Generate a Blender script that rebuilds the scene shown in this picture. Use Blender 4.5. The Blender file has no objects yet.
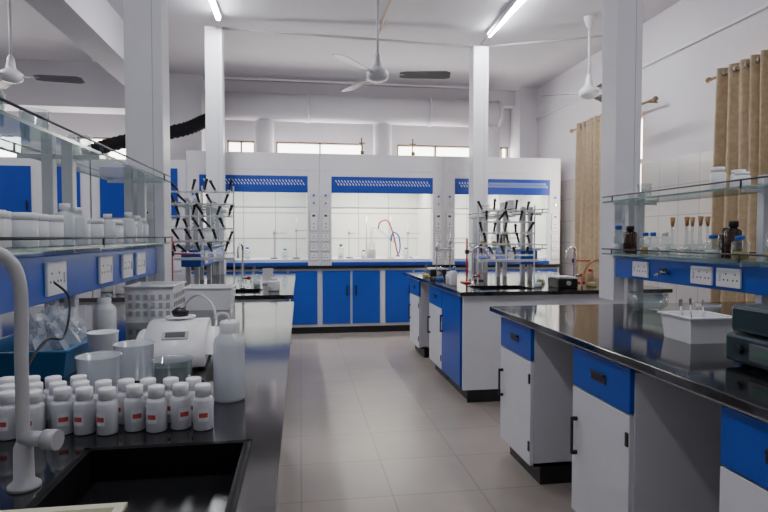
import bpy, bmesh, math, random
from mathutils import Vector, Matrix, Euler
random.seed(4)
scene = bpy.context.scene
COL = scene.collection

# ------------------------------------------------------------ materials
def _nt(name):
    m = bpy.data.materials.new(name); m.use_nodes = True
    nt = m.node_tree
    return m, nt, nt.nodes['Principled BSDF']

def mat(name, col, rough=0.4, metal=0.0, var=0.06, scale=8.0, bump=0.0, spec=0.5, emit=None, trans=0.0, coat=0.0):
    m, nt, b = _nt(name)
    n = nt.nodes.new('ShaderNodeTexNoise'); n.inputs['Scale'].default_value = scale; n.inputs['Detail'].default_value = 3
    tc = nt.nodes.new('ShaderNodeTexCoord'); nt.links.new(tc.outputs['Object'], n.inputs['Vector'])
    r = nt.nodes.new('ShaderNodeValToRGB')
    r.color_ramp.elements[0].position = 0.3; r.color_ramp.elements[1].position = 0.7
    r.color_ramp.elements[0].color = tuple(c*(1-var) for c in col)+(1,)
    r.color_ramp.elements[1].color = tuple(min(1, c*(1+var)) for c in col)+(1,)
    nt.links.new(n.outputs['Fac'], r.inputs['Fac']); nt.links.new(r.outputs['Color'], b.inputs['Base Color'])
    b.inputs['Roughness'].default_value = rough; b.inputs['Metallic'].default_value = metal
    b.inputs['Specular IOR Level'].default_value = spec
    b.inputs['Transmission Weight'].default_value = trans
    b.inputs['Coat Weight'].default_value = coat
    if bump:
        bp = nt.nodes.new('ShaderNodeBump'); bp.inputs['Strength'].default_value = bump; bp.inputs['Distance'].default_value = 0.01
        nt.links.new(n.outputs['Fac'], bp.inputs['Height']); nt.links.new(bp.outputs['Normal'], b.inputs['Normal'])
    if emit:
        b.inputs['Emission Color'].default_value = tuple(emit[0])+(1,); b.inputs['Emission Strength'].default_value = emit[1]
    return m

def glassmat(name, tint, opac=0.12, rough=0.03):
    """thin clear sheet / vessel: see-through with fresnel sheen and a slight body tint"""
    m = bpy.data.materials.new(name); m.use_nodes = True; nt = m.node_tree; nt.nodes.clear()
    out = nt.nodes.new('ShaderNodeOutputMaterial')
    tr = nt.nodes.new('ShaderNodeBsdfTransparent'); tr.inputs[0].default_value = tuple(tint)+(1,)
    df = nt.nodes.new('ShaderNodeBsdfDiffuse'); df.inputs[0].default_value = tuple(tint)+(1,)
    gl = nt.nodes.new('ShaderNodeBsdfGlossy'); gl.inputs['Roughness'].default_value = rough
    lw = nt.nodes.new('ShaderNodeLayerWeight'); lw.inputs['Blend'].default_value = 0.35
    m1 = nt.nodes.new('ShaderNodeMixShader'); m1.inputs[0].default_value = opac
    nt.links.new(tr.outputs[0], m1.inputs[1]); nt.links.new(df.outputs[0], m1.inputs[2])
    m2 = nt.nodes.new('ShaderNodeMixShader')
    mr = nt.nodes.new('ShaderNodeMapRange'); mr.inputs['To Min'].default_value = 0.03; mr.inputs['To Max'].default_value = 0.5
    nt.links.new(lw.outputs['Facing'], mr.inputs['Value']); nt.links.new(mr.outputs[0], m2.inputs[0])
    nt.links.new(m1.outputs[0], m2.inputs[1]); nt.links.new(gl.outputs[0], m2.inputs[2])
    nt.links.new(m2.outputs[0], out.inputs[0])
    return m

def tilemat(name, c1, c2, grout, size, rough, plane='XY', mortar=0.006, bump=0.3, blot=.45):
    m, nt, b = _nt(name)
    tc = nt.nodes.new('ShaderNodeTexCoord'); sp = nt.nodes.new('ShaderNodeSeparateXYZ'); cb = nt.nodes.new('ShaderNodeCombineXYZ')
    nt.links.new(tc.outputs['Object'], sp.inputs[0])
    a, c = {'XY': ('X', 'Y'), 'YZ': ('Y', 'Z'), 'XZ': ('X', 'Z')}[plane]
    nt.links.new(sp.outputs[a], cb.inputs[0]); nt.links.new(sp.outputs[c], cb.inputs[1])
    br = nt.nodes.new('ShaderNodeTexBrick'); br.offset = 0.0; br.squash = 1.0
    br.inputs['Scale'].default_value = 1.0; br.inputs['Brick Width'].default_value = size; br.inputs['Row Height'].default_value = size
    br.inputs['Mortar Size'].default_value = mortar; br.inputs['Mortar Smooth'].default_value = 0.2
    br.inputs['Color1'].default_value = tuple(c1)+(1,); br.inputs['Color2'].default_value = tuple(c2)+(1,); br.inputs['Mortar'].default_value = tuple(grout)+(1,)
    nt.links.new(cb.outputs[0], br.inputs['Vector'])
    n = nt.nodes.new('ShaderNodeTexNoise'); n.inputs['Scale'].default_value = 2.5; n.inputs['Detail'].default_value = 7
    nt.links.new(tc.outputs['Object'], n.inputs['Vector'])
    mx = nt.nodes.new('ShaderNodeMixRGB'); mx.blend_type = 'MULTIPLY'; mx.inputs[0].default_value = blot
    nt.links.new(br.outputs['Color'], mx.inputs[1])
    rp = nt.nodes.new('ShaderNodeValToRGB'); rp.color_ramp.elements[0].position = .35; rp.color_ramp.elements[1].position = .65
    rp.color_ramp.elements[0].color = (.68, .68, .68, 1)
    nt.links.new(n.outputs['Fac'], rp.inputs[0]); nt.links.new(rp.outputs[0], mx.inputs[2])
    nt.links.new(mx.outputs[0], b.inputs['Base Color']); b.inputs['Roughness'].default_value = rough
    bp = nt.nodes.new('ShaderNodeBump'); bp.invert = True; bp.inputs['Strength'].default_value = bump; bp.inputs['Distance'].default_value = 0.003
    nt.links.new(br.outputs['Fac'], bp.inputs['Height']); nt.links.new(bp.outputs[0], b.inputs['Normal'])
    return m

def granitemat():
    m, nt, b = _nt('black_granite')
    tc = nt.nodes.new('ShaderNodeTexCoord')
    n = nt.nodes.new('ShaderNodeTexNoise'); n.inputs['Scale'].default_value = 160; n.inputs['Detail'].default_value = 4
    nt.links.new(tc.outputs['Object'], n.inputs['Vector'])
    r = nt.nodes.new('ShaderNodeValToRGB'); e = r.color_ramp.elements
    e[0].position = .60; e[0].color = (.006, .006, .007, 1); e[1].position = .72; e[1].color = (.07, .06, .06, 1)
    nt.links.new(n.outputs['Fac'], r.inputs[0]); nt.links.new(r.outputs[0], b.inputs['Base Color'])
    b.inputs['Roughness'].default_value = 0.08; b.inputs['Specular IOR Level'].default_value = 1.0
    return m

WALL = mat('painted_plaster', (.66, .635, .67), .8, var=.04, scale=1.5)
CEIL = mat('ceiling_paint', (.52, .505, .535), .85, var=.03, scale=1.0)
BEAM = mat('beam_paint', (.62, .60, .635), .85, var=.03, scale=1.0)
BEAMD = mat('shaded_beam_paint', (.42, .41, .44), .85, var=.03, scale=1.0)  # darker copy of the beam paint, poorly lit underside put into the colour
FLOOR = tilemat('floor_tiles', (.42, .37, .325), (.395, .345, .305), (.30, .26, .23), .45, .28, mortar=.005, bump=.2, blot=.35)
WTILE = tilemat('wall_tiles', (.58, .55, .53), (.55, .525, .505), (.38, .35, .35), .30, .2, 'YZ', .005)
WHITE = mat('white_laminate', (.67, .67, .71), .35, var=.02)
WHITE2 = mat('white_powder_coat', (.74, .74, .78), .4, var=.02)
GREYP = mat('grey_panel', (.44, .44, .46), .5, var=.03)
BLUE = mat('blue_laminate', (.008, .070, .44), .3, var=.05)
BLUED = mat('blue_header_enamel', (.006, .050, .36), .35, var=.05)
GRAN = granitemat()
BLACK = mat('black_plastic', (.012, .012, .014), .35)
BLACKR = mat('black_polypropylene', (.010, .010, .012), .22, spec=.5)
SINKM = mat('matt_black_polypropylene', (.007, .007, .008), .55, spec=.15)
HDPE = mat('white_polyethylene', (.84, .84, .86), .38, var=.02)
HDPET = mat('milky_polyethylene', (.76, .77, .80), .35, var=.05, trans=.12)
HDPEC = mat('white_cap_plastic', (.88, .88, .90), .35, var=.02)
LDPE = glassmat('translucent_polyethylene', (.92, .94, .97), .58, .25)
PPCLR = glassmat('clear_polypropylene', (.92, .94, .97), .42, .18)
GLASS = glassmat('clear_glass', (.90, .95, .95), .06)
SHELFG = glassmat('shelf_glass', (.86, .93, .91), .06)
SASHG = glassmat('sash_glass', (.95, .97, .97), .03)
GEDGE = mat('green_glass_edge', (.09, .20, .18), .15, var=.1, spec=.8)
RAIL = mat('dark_guard_rail', (.035, .035, .042), .35, metal=.3)
AMBER = mat('amber_glass', (.035, .010, .004), .08, spec=.8)
CHROME = mat('chrome', (.75, .75, .78), .15, metal=1, var=.02)
STEEL = mat('brushed_steel', (.45, .45, .48), .35, metal=1, var=.05)
ALU = mat('aluminium_profile', (.55, .56, .59), .4, metal=.4, var=.03)
CREAM = mat('cream_plastic', (.62, .60, .44), .4)
SOCK = mat('socket_plastic', (.82, .82, .83), .35, var=.02)
RED = mat('red_plastic', (.45, .025, .015), .4)
REDL = mat('red_print', (.55, .08, .06), .5, var=.3, scale=60)
BCAP = mat('blue_cap_plastic', (.02, .12, .55), .4)
TEAL = mat('dark_teal_enamel', (.008, .032, .042), .35)
CORK = mat('tan_wooden_stopper', (.50, .27, .13), .7, var=.2, scale=30)
BROWN = mat('brown_frame', (.20, .13, .06), .5)
CURT = mat('tan_curtain_cloth', (.47, .365, .235), .85, var=.12, scale=25, bump=.2)
LIQ = mat('yellow_liquid', (.5, .35, .08), .2)
TAPG = mat('grey_lacquered_pipe', (.50, .50, .52), .35)
SLOT = mat('light_slot_paint', (.75, .80, .93), .5)
INNER = mat('hood_liner', (.80, .81, .77), .4, var=.02)
INNERJ = mat('hood_liner_joint', (.42, .42, .41), .5)
HOSE = mat('black_ribbed_hose', (.008, .008, .010), .7, spec=.2)
FANB = mat('fan_blade_grey', (.15, .14, .14), .45)
FANW = mat('fan_white_enamel', (.60, .60, .62), .4)
TRAYB = mat('blue_tray_plastic', (.02, .16, .38), .4)
TUBEL = mat('fluorescent_tube_glow', (1, 1, 1), .5, emit=((.95, .96, 1.0), 80.0))
PANE = mat('frosted_daylight_pane', (1, 1, 1), .5, emit=((1.0, .97, .92), 8.0))
LAMPG = mat('hood_lamp_glow', (1, 1, 1), .5, emit=((1.0, .96, .86), 14.0))
SCREEN = mat('green_display', (.05, .13, .10), .2)
GREYD = mat('dark_grey_display', (.10, .11, .12), .25)
glassW = glassmat('water', (.90, .94, .98), .35)

# ------------------------------------------------------------ mesh builder
class B:
    def __init__(s): s.bm = bmesh.new(); s.mats = []
    def mi(s, m):
        if m not in s.mats: s.mats.append(m)
        return s.mats.index(m)
    def _fin(s, faces, m, smooth=False):
        i = s.mi(m)
        for f in faces: f.material_index = i; f.smooth = smooth
    def box(s, x0, x1, y0, y1, z0, z1, m, bev=0.0, rot=None, piv=None):
        co = [(x, y, z) for z in (z0, z1) for y in (y0, y1) for x in (x0, x1)]
        vs = [s.bm.verts.new(c) for c in co]
        idx = [(0, 2, 3, 1), (4, 5, 7, 6), (0, 1, 5, 4), (2, 6, 7, 3), (0, 4, 6, 2), (1, 3, 7, 5)]
        fs = [s.bm.faces.new([vs[i] for i in q]) for q in idx]
        s._fin(fs, m)
        if bev > 0:
            es = list({e for f in fs for e in f.edges})
            r = bmesh.ops.bevel(s.bm, geom=es, offset=bev, segments=2, affect='EDGES', profile=.5)
            fs2 = [f for f in r['faces']]; s._fin(fs2, m)
            vs = list({v for f in fs2 for v in f.verts} | {v for f in fs if f.is_valid for v in f.verts})
        if rot is not None:
            p = Vector(piv or (0, 0, 0))
            for v in vs: v.co = p + rot @ (v.co - p)
        return s
    def cyl(s, p0, p1, r, m, seg=16, r2=None, caps=True):
        p0 = Vector(p0); p1 = Vector(p1); d = (p1-p0).normalized()
        a = d.orthogonal().normalized(); b = d.cross(a)
        r2 = r if r2 is None else r2
        A = []; C = []
        for i in range(seg):
            t = 2*math.pi*i/seg; o = a*math.cos(t)+b*math.sin(t)
            A.append(s.bm.verts.new(p0+o*r)); C.append(s.bm.verts.new(p1+o*r2))
        fs = [s.bm.faces.new((A[i], A[(i+1) % seg], C[(i+1) % seg], C[i])) for i in range(seg)]
        s._fin(fs, m, True)
        if caps:
            s._fin([s.bm.faces.new(A[::-1]), s.bm.faces.new(C)], m)
        return s
    def lathe(s, prof, m, seg=20, c=(0, 0, 0)):
        c = Vector(c); rings = []
        for r, z in prof:
            if r <= 1e-6: rings.append([s.bm.verts.new(c+Vector((0, 0, z)))])
            else: rings.append([s.bm.verts.new(c+Vector((r*math.cos(2*math.pi*i/seg), r*math.sin(2*math.pi*i/seg), z))) for i in range(seg)])
        fs = []
        for a, b in zip(rings, rings[1:]):
            for i in range(seg):
                j = (i+1) % seg
                if len(a) == 1 and len(b) == 1: continue
                if len(a) == 1: fs.append(s.bm.faces.new((a[0], b[j], b[i])))
                elif len(b) == 1: fs.append(s.bm.faces.new((a[i], a[j], b[0])))
                else: fs.append(s.bm.faces.new((a[i], a[j], b[j], b[i])))
        s._fin(fs, m, True); return s
    def tube(s, pts, r, m, seg=10, sub=6, smoothc=True, radii=None):
        P = [Vector(p) for p in pts]
        if smoothc and len(P) > 2:
            Q = []
            for i in range(len(P)-1):
                a = P[max(i-1, 0)]; b = P[i]; c = P[i+1]; d = P[min(i+2, len(P)-1)]
                for k in range(sub):
                    t = k/sub
                    Q.append(.5*((2*b)+(c-a)*t+(2*a-5*b+4*c-d)*t*t+(3*b-a-3*c+d)*t**3))
            Q.append(P[-1]); P = Q
        t0 = (P[1]-P[0]).normalized(); n = t0.orthogonal().normalized(); rings = []
        for i, p in enumerate(P):
            t = (P[min(i+1, len(P)-1)]-P[max(i-1, 0)]).normalized()
            n = (n-t*n.dot(t)).normalized(); b = t.cross(n)
            rr = r if radii is None else radii(i/(len(P)-1), i)
            rings.append([s.bm.verts.new(p+(n*math.cos(2*math.pi*k/seg)+b*math.sin(2*math.pi*k/seg))*rr) for k in range(seg)])
        fs = []
        for a, b in zip(rings, rings[1:]):
            for i in range(seg): fs.append(s.bm.faces.new((a[i], a[(i+1) % seg], b[(i+1) % seg], b[i])))
        fs.append(s.bm.faces.new(rings[0][::-1])); fs.append(s.bm.faces.new(rings[-1]))
        s._fin(fs, m, True); return s
    def poly(s, pts, m):
        f = s.bm.faces.new([s.bm.verts.new(p) for p in pts]); s._fin([f], m); return s
    def prism_x(s, pts, x0, x1, m):
        """extrude a yz outline along x"""
        a = [s.bm.verts.new((x0, p[0], p[1])) for p in pts]; b = [s.bm.verts.new((x1, p[0], p[1])) for p in pts]
        n = len(pts); fs = [s.bm.faces.new(a), s.bm.faces.new(b[::-1])]
        for i in range(n): fs.append(s.bm.faces.new((a[i], b[i], b[(i+1) % n], a[(i+1) % n])))
        s._fin(fs, m); return s
    def tray(s, x0, x1, y0, y1, z0, z1, m, t=.004, flare=.0, rim=.008):
        """open box with wall thickness, flared sides and an outturned rim"""
        def ring(dx, z): return [s.bm.verts.new(p) for p in ((x0-dx, y0-dx, z), (x1+dx, y0-dx, z), (x1+dx, y1+dx, z), (x0-dx, y1+dx, z))]
        R = [ring(0, z0), ring(flare, z1-.006), ring(flare+rim, z1-.006), ring(flare+rim, z1), ring(flare-t, z1), ring(-t, z0+t)]
        fs = [s.bm.faces.new(R[0][::-1]), s.bm.faces.new(R[-1])]
        for a, b in zip(R, R[1:]):
            for i in range(4): fs.append(s.bm.faces.new((a[i], a[(i+1) % 4], b[(i+1) % 4], b[i])))
        s._fin(fs, m); return s
    def obj(s, name, parent=None, loc=(0, 0, 0), rot=(0, 0, 0)):
        bmesh.ops.recalc_face_normals(s.bm, faces=s.bm.faces)
        me = bpy.data.meshes.new(name); s.bm.to_mesh(me); s.bm.free()
        for m in s.mats: me.materials.append(m)
        o = bpy.data.objects.new(name, me); COL.objects.link(o)
        o.location = loc; o.rotation_euler = rot
        if parent: o.parent = parent
        return o

def thing(name, label, cat, loc=(0, 0, 0), rotz=0.0, group=None):
    e = bpy.data.objects.new(name, None); e.empty_display_size = .05
    COL.objects.link(e); e.location = loc; e.rotation_euler = (0, 0, rotz)
    e['label'] = label; e['category'] = cat
    if group: e['group'] = group
    return e
def dup(o, loc=None, rotz=None, parent=None, label=None):
    c = o.copy(); COL.objects.link(c)
    if parent is not None: c.parent = parent
    if loc is not None: c.location = loc
    if rotz is not None: c.rotation_euler = (0, 0, rotz)
    if label: c['label'] = label
    for ch in list(o.children): dup(ch, parent=c)
    return c
def struct(b, name):
    o = b.obj(name); o['kind'] = 'structure'; return o

# ------------------------------------------------------------ room
CZ = 3.62; XL = -5.4; XR = 3.74; YB = 8.9; Y0 = -1.6
struct(B().box(XL-.2, XR+.2, Y0, YB+.2, -.1, 0, FLOOR), 'floor')
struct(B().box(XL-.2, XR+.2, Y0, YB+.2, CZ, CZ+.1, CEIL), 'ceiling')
struct(B().box(XL-.2, XL, Y0, YB+.2, 0, CZ, WALL), 'wall_left')
wr = B(); RW = [(5.72, 7.15), (2.9, 4.62)]; wz0, wz1 = 1.0, 2.66
wr.box(XR, XR+.2, Y0, YB+.2, 0, wz0, WALL); wr.box(XR, XR+.2, Y0, YB+.2, wz1, CZ, WALL)
for a, b_ in ((Y0, 2.9), (4.62, 5.72), (7.15, YB+.2)): wr.box(XR, XR+.2, a, b_, wz0, wz1, WALL)
TT = 2.08
for a, b_, c, d in ((Y0, YB, 0, wz0), (Y0, 2.9, wz0, TT), (4.62, 5.72, wz0, TT), (7.15, YB, wz0, TT)):
    wr.box(XR-.012, XR, a, b_, c, d, WTILE)
struct(wr, 'wall_right')
def window_r(i, a, b_):
    w = B()
    w.box(XR+.10, XR+.13, a, b_, wz0, wz1, PANE)
    for y in (a, (a+b_)/2-.02, b_-.05): w.box(XR+.03, XR+.10, y, y+.05, wz0, wz1, BROWN)
    for z in (wz0, 2.1, wz1-.05): w.box(XR+.03, XR+.10, a, b_, z, z+.05, BROWN)
    struct(w, 'window_%d' % i)
for i, (a, b_) in enumerate(RW): window_r(i+1, a, b_)
BW = [(-4.9, -4.0), (-3.25, -2.45), (-1.10, -.68), (-.36, 1.0), (1.55, 2.82), (3.18, 3.42)]
bz0, bz1 = 1.9, 2.76
wb = B(); wb.box(XL-.2, XR+.2, YB, YB+.2, 0, bz0, WALL); wb.box(XL-.2, XR+.2, YB, YB+.2, bz1, CZ, WALL)
xs = [XL-.2]+[v for p in BW for v in p]+[XR+.2]
for i in range(0, len(xs), 2): wb.box(xs[i], xs[i+1], YB, YB+.2, bz0, bz1, WALL)
struct(wb, 'wall_back')
for i, (a, b_) in enumerate(BW):
    w = B(); w.box(a, b_, YB+.10, YB+.13, bz0, bz1, PANE)
    for x in (a, (a+b_)/2-.012, b_-.024): w.box(x, x+.024, YB+.02, YB+.10, bz0, bz1, BROWN)
    for z in (bz0, bz1-.024): w.box(a, b_, YB+.02, YB+.10, z, z+.024, BROWN)
    struct(w, 'window_%d' % (i+3))
t = B(); t.cyl((-1.2, 8.50, 3.19), (3.1, 8.50, 3.19), .20, BEAM, 36)
for x in (-1.2, .1, 1.95, 3.05): t.cyl((x, 8.50, 3.19), (x+.05, 8.50, 3.19), .212, BEAM, 36)
struct(t, 'trim_1')
struct(B().box(-1.4, XR, 8.70, YB, 3.38, CZ, WALL), 'trim_13')
struct(B().box(XL, -1.9, 8.1, 8.5, 3.02, CZ, BEAM), 'trim_2')
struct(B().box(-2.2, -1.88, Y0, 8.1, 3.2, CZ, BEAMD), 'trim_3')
struct(B().box(-1.9, -1.4, 8.48, YB, 0, CZ, BEAM), 'trim_4')
struct(B().box(3.44, XR, 8.48, YB, 2.4, CZ, BEAM), 'trim_5')
for i, x in enumerate((-.52, 1.26, 3.0)):
    struct(B().cyl((x, 8.58, 2.40), (x, 8.58, 3.10), .14, WALL, 24), 'trim_%d' % (6+i))
struct(B().cyl((XR-.02, Y0, 3.14), (XR-.02, YB, 3.14), .014, WHITE2, 8), 'trim_9')
t = B(); t.cyl((-.9, 6.40, 3.56), (2.1, 6.40, 3.50), .016, GREYP, 8); t.cyl((2.1, 6.40, 3.52), (2.1, 5.0, CZ-.02), .012, GREYP, 8)
struct(t, 'trim_10')
struct(B().cyl((.9, 1.0, CZ-.025), (.9, 6.4, CZ-.025), .014, BROWN, 8), 'trim_11')
struct(B().cyl((2.12, 6.4, 3.5), (3.72, 5.9, 3.57), .014, GREYP, 8), 'trim_12')

# ------------------------------------------------------------ lab cabinet
def cabinet(xf, y0, y1, face, style='drawer_door', label=None):
    w = y1-y0
    e = thing('base_cabinet', label or 'white laminate base cabinet with blue drawer under black worktop', 'cabinet',
              (xf, (y0+y1)/2, 0), 0 if face < 0 else math.pi)
    b = B(); t_ = .018; D = .54
    b.box(.02, D, -w/2, -w/2+t_, .10, .82, WHITE); b.box(.02, D, w/2-t_, w/2, .10, .82, WHITE)
    b.box(.02, D, -w/2, w/2, .10, .118, WHITE); b.box(D-.01, D, -w/2, w/2, .10, .82, WHITE)
    if style != 'blue_door': b.box(.02, D, -w/2, w/2, .80, .82, WHITE)
    b.obj('body', e)
    B().box(.06, D, -w/2+.01, w/2-.01, 0, .10, BLACK).obj('toe_kick', e)
    g = .004
    def handle_v(par, y, z0, z1):
        h = B(); h.box(-.028, -.018, y-.008, y+.008, z0, z1, BLACK, .004)
        h.box(-.02, 0, y-.006, y+.006, z0, z0+.015, BLACK); h.box(-.02, 0, y-.006, y+.006, z1-.015, z1, BLACK)
        h.obj('handle', par)
    if style == 'drawer_door':
        d = B().box(0, .019, -w/2+g, w/2-g, .650, .815, BLUE, .002).obj('drawer', e)
        h = B(); h.box(-.004, 0, -.055, .055, .715, .752, BLACK, .0015); h.box(-.012, -.003, -.05, .05, .742, .752, BLACK, .002); h.obj('handle', d)
        d = B().box(0, .019, -w/2+g, w/2-g, .105, .643, WHITE2, .002).obj('door', e)
        handle_v(d, w/2-.045, .36, .52)
        for z in (.18, .53): B().box(-.006, .0, -w/2+.008, -w/2+.022, z, z+.05, BLACK).obj('hinge', d)
    elif style == 'blue_door':
        d = B().box(0, .019, -w/2+g, w/2-g, .105, .815, BLUE, .002).obj('door', e)
        handle_v(d, w/2-.045, .45, .60)
    return e

def bench(x0, x1, y0, y1, hole=None, label=''):
    """island: stone worktop thing plus a central steel frame that carries it"""
    z0, z1 = .836, .866
    e = thing('worktop', label, 'worktop', ((x0+x1)/2, (y0+y1)/2, z0)); ox, oy = e.location.x, e.location.y
    def bx(b, a0, a1, b0, b1, c0, c1, m, bev=0): b.box(a0-ox, a1-ox, b0-oy, b1-oy, c0-z0, c1-z0, m, bev)
    b = B()
    if hole is None: bx(b, x0, x1, y0, y1, z0, z1, GRAN, .004)
    else:
        hx0, hx1, hy0, hy1 = hole
        bx(b, x0, x1, y0, hy0, z0, z1, GRAN); bx(b, x0, x1, hy1, y1, z0, z1, GRAN)
        bx(b, x0, hx0, hy0, hy1, z0, z1, GRAN); bx(b, hx1, x1, hy0, hy1, z0, z1, GRAN)
    b.obj('slab', e)
    f = thing('bench_frame', 'white steel frame with grey back panels carrying the worktop', 'frame', (ox, oy, 0))
    def fx(b, a0, a1, b0, b1, c0, c1, m): b.box(a0-ox, a1-ox, b0-oy, b1-oy, c0, c1, m)
    p = B(); fx(p, x0+.66, x0+.68, y0+.12, y1-.12, 0, .835, GREYP); p.obj('back_panel', f)
    p = B(); fx(p, x1-.68, x1-.66, y0+.12, y1-.12, 0, .835, GREYP); p.obj('back_panel', f)
    for yy in (y0+.10, y1-.12):
        p = B(); fx(p, x0+.66, x1-.66, yy, yy+.02, 0, .835, WHITE); p.obj('end_plate', f)
    for a in (x0+.03, x1-.045):
        r = thing('apron_rail', 'thin white rail under the front worktop edge', 'rail', (a, oy, .821))
        r2 = B(); r2.box(0, .015, -(y1-y0)/2+.12, (y1-y0)/2-.12, .0, .0145, WHITE); r2.obj('rail_bar', r)
    return e
bench(1.13, 3.02, .2, 3.24, label='island worktop of polished black granite above open knee spaces')
c_lab = 'white base cabinet with blue drawer and black handles beside knee space'
for a, b_ in ((2.70, 3.14), (1.83, 2.26), (.97, 1.40)): cabinet(1.165, a, b_, -1, label=c_lab)
for a, b_ in ((2.70, 3.14), (1.83, 2.26)): cabinet(2.985, a, b_, 1, label='white base cabinet with blue drawer facing the curtained wall')
bench(1.2, 2.95, 4.08, 6.5, hole=(1.40, 1.85, 4.24, 4.56), label='black granite island worktop with sink at one end')
cabinet(1.235, 4.22, 4.80, -1, 'blue_door', 'white sink cabinet with full-height blue door at the bench end')
cabinet(1.235, 4.80, 5.28, -1); cabinet(1.235, 5.75, 6.25, -1)
e = thing('end_panel', 'plain white end panel closing the island bench', 'panel', (2.075, 4.15, 0))
B().box(-.84, .84, -.012, .012, .10, .835, WHITE2, .002).obj('panel_board', e)
B().box(-.80, .80, .0, .012, 0, .10, BLACK).obj('toe_kick', e)
bench(-1.75, -.04, -.4, 3.65, hole=(-.42, -.105, .62, 1.17), label='glossy black granite island worktop crowded with plastic bottles')
cabinet(-.135, 3.0, 3.47, 1); cabinet(-.135, 2.2, 2.65, 1); cabinet(-.135, 1.3, 1.75, 1)
bench(-1.75, -.05, 4.08, 6.5, hole=(-.70, -.30, 4.24, 4.56), label='black island worktop carrying a glassware drying rack')
cabinet(-.105, 4.22, 4.80, 1, 'blue_door', 'white sink cabinet with full-height blue door at the bench end')
cabinet(-.105, 4.80, 5.28, 1); cabinet(-.105, 5.75, 6.25, 1)
e = thing('end_panel', 'plain white end panel closing the island bench', 'panel', (-.905, 4.15, 0))
B().box(-.80, .80, -.012, .012, .10, .835, WHITE2, .002).obj('panel_board', e)
B().box(-.78, .78, .0, .012, 0, .10, BLACK).obj('toe_kick', e)

def sink(x0, x1, y0, y1, label, deep=.2, waste=False):
    e = thing('lab_sink', label, 'sink', ((x0+x1)/2, (y0+y1)/2, .866))
    hw, hh = (x1-x0)/2-.003, (y1-y0)/2-.003
    b = B(); zt = .003
    for s_ in (-1, 1):
        a, c = sorted((s_*hw, s_*(hw-.008))); b.box(a, c, -hh, hh, -deep, zt, SINKM)
        a, c = sorted((s_*hh, s_*(hh-.008))); b.box(-hw, hw, a, c, -deep, zt, SINKM)
    b.box(-hw, hw, -hh, hh, -deep-.01, -deep, BLACKR)
    for s_ in (-1, 1):
        a, c = sorted((s_*(hw-.002), s_*(hw+.008))); b.box(a, c, -hh-.008, hh+.008, 0.0005, zt, SINKM)
        a, c = sorted((s_*(hh-.002), s_*(hh+.008))); b.box(-hw-.008, hw+.008, a, c, 0.0005, zt, SINKM)
    b.obj('basin', e)
    B().lathe([(0, -deep+.004), (.03, -deep+.004), (.035, -deep)], STEEL, 16).obj('drain', e)
    if waste: B().cyl((0, 0, -deep-.01), (0, 0, -.866), .025, GREYP, 14).obj('waste_pipe', e)
sink(-.42, -.105, .62, 1.17, 'shallow black polypropylene sink set into the near worktop', deep=.06, waste=True)
sink(1.40, 1.85, 4.24, 4.56, 'black sink at the island end below a drying rack', deep=.10)
sink(-.70, -.30, 4.24, 4.56, 'black sink at the island end below a drying rack', deep=.10)

def gooseneck(x, y, z, m, label, h=.42, reach=(-.16, 0), r=.011, lever=RED, name='lab_tap'):
    e = thing(name, label, 'tap', (x, y, z)); rx, ry = reach
    b = B(); b.lathe([(0, 0), (r*2.4, 0), (r*2.4, .006), (r*1.5, .014), (r*1.4, .07), (r, .08)], m, 16)
    b.tube([(0, 0, .07), (0, 0, h*.55), (0, 0, h*.85), (rx*.15, ry*.15, h*.97), (rx*.5, ry*.5, h), (rx*.88, ry*.88, h*.95), (rx, ry, h*.80), (rx, ry, h*.70)], r, m, 12)
    b.obj('spout', e)
    v = B(); v.cyl((0, 0, .085), (.045, -.015, .085), r*1.2, m, 12); v.cyl((.04, -.014, .085), (.062, -.020, .085), r*1.6, lever, 14); v.obj('valve', e)
    return e
gooseneck(-.462, 1.01, .866, TAPG, 'grey lacquered swan-neck lab tap beside the sink', h=.405, reach=(-.15, -.05), r=.0105, lever=GREYP)
gooseneck(-.46, 4.66, .866, CHROME, 'chrome gooseneck tap on the far island', h=.36, reach=(-.02, -.16), r=.009)
gooseneck(2.36, 4.55, .866, CHROME, 'chrome gooseneck tap beside the clamps', h=.33, reach=(-.12, -.08), r=.009)
gooseneck(1.46, 4.62, .866, CHROME, 'chrome gooseneck tap behind the island sink', h=.33, reach=(.1, -.1), r=.009)

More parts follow.
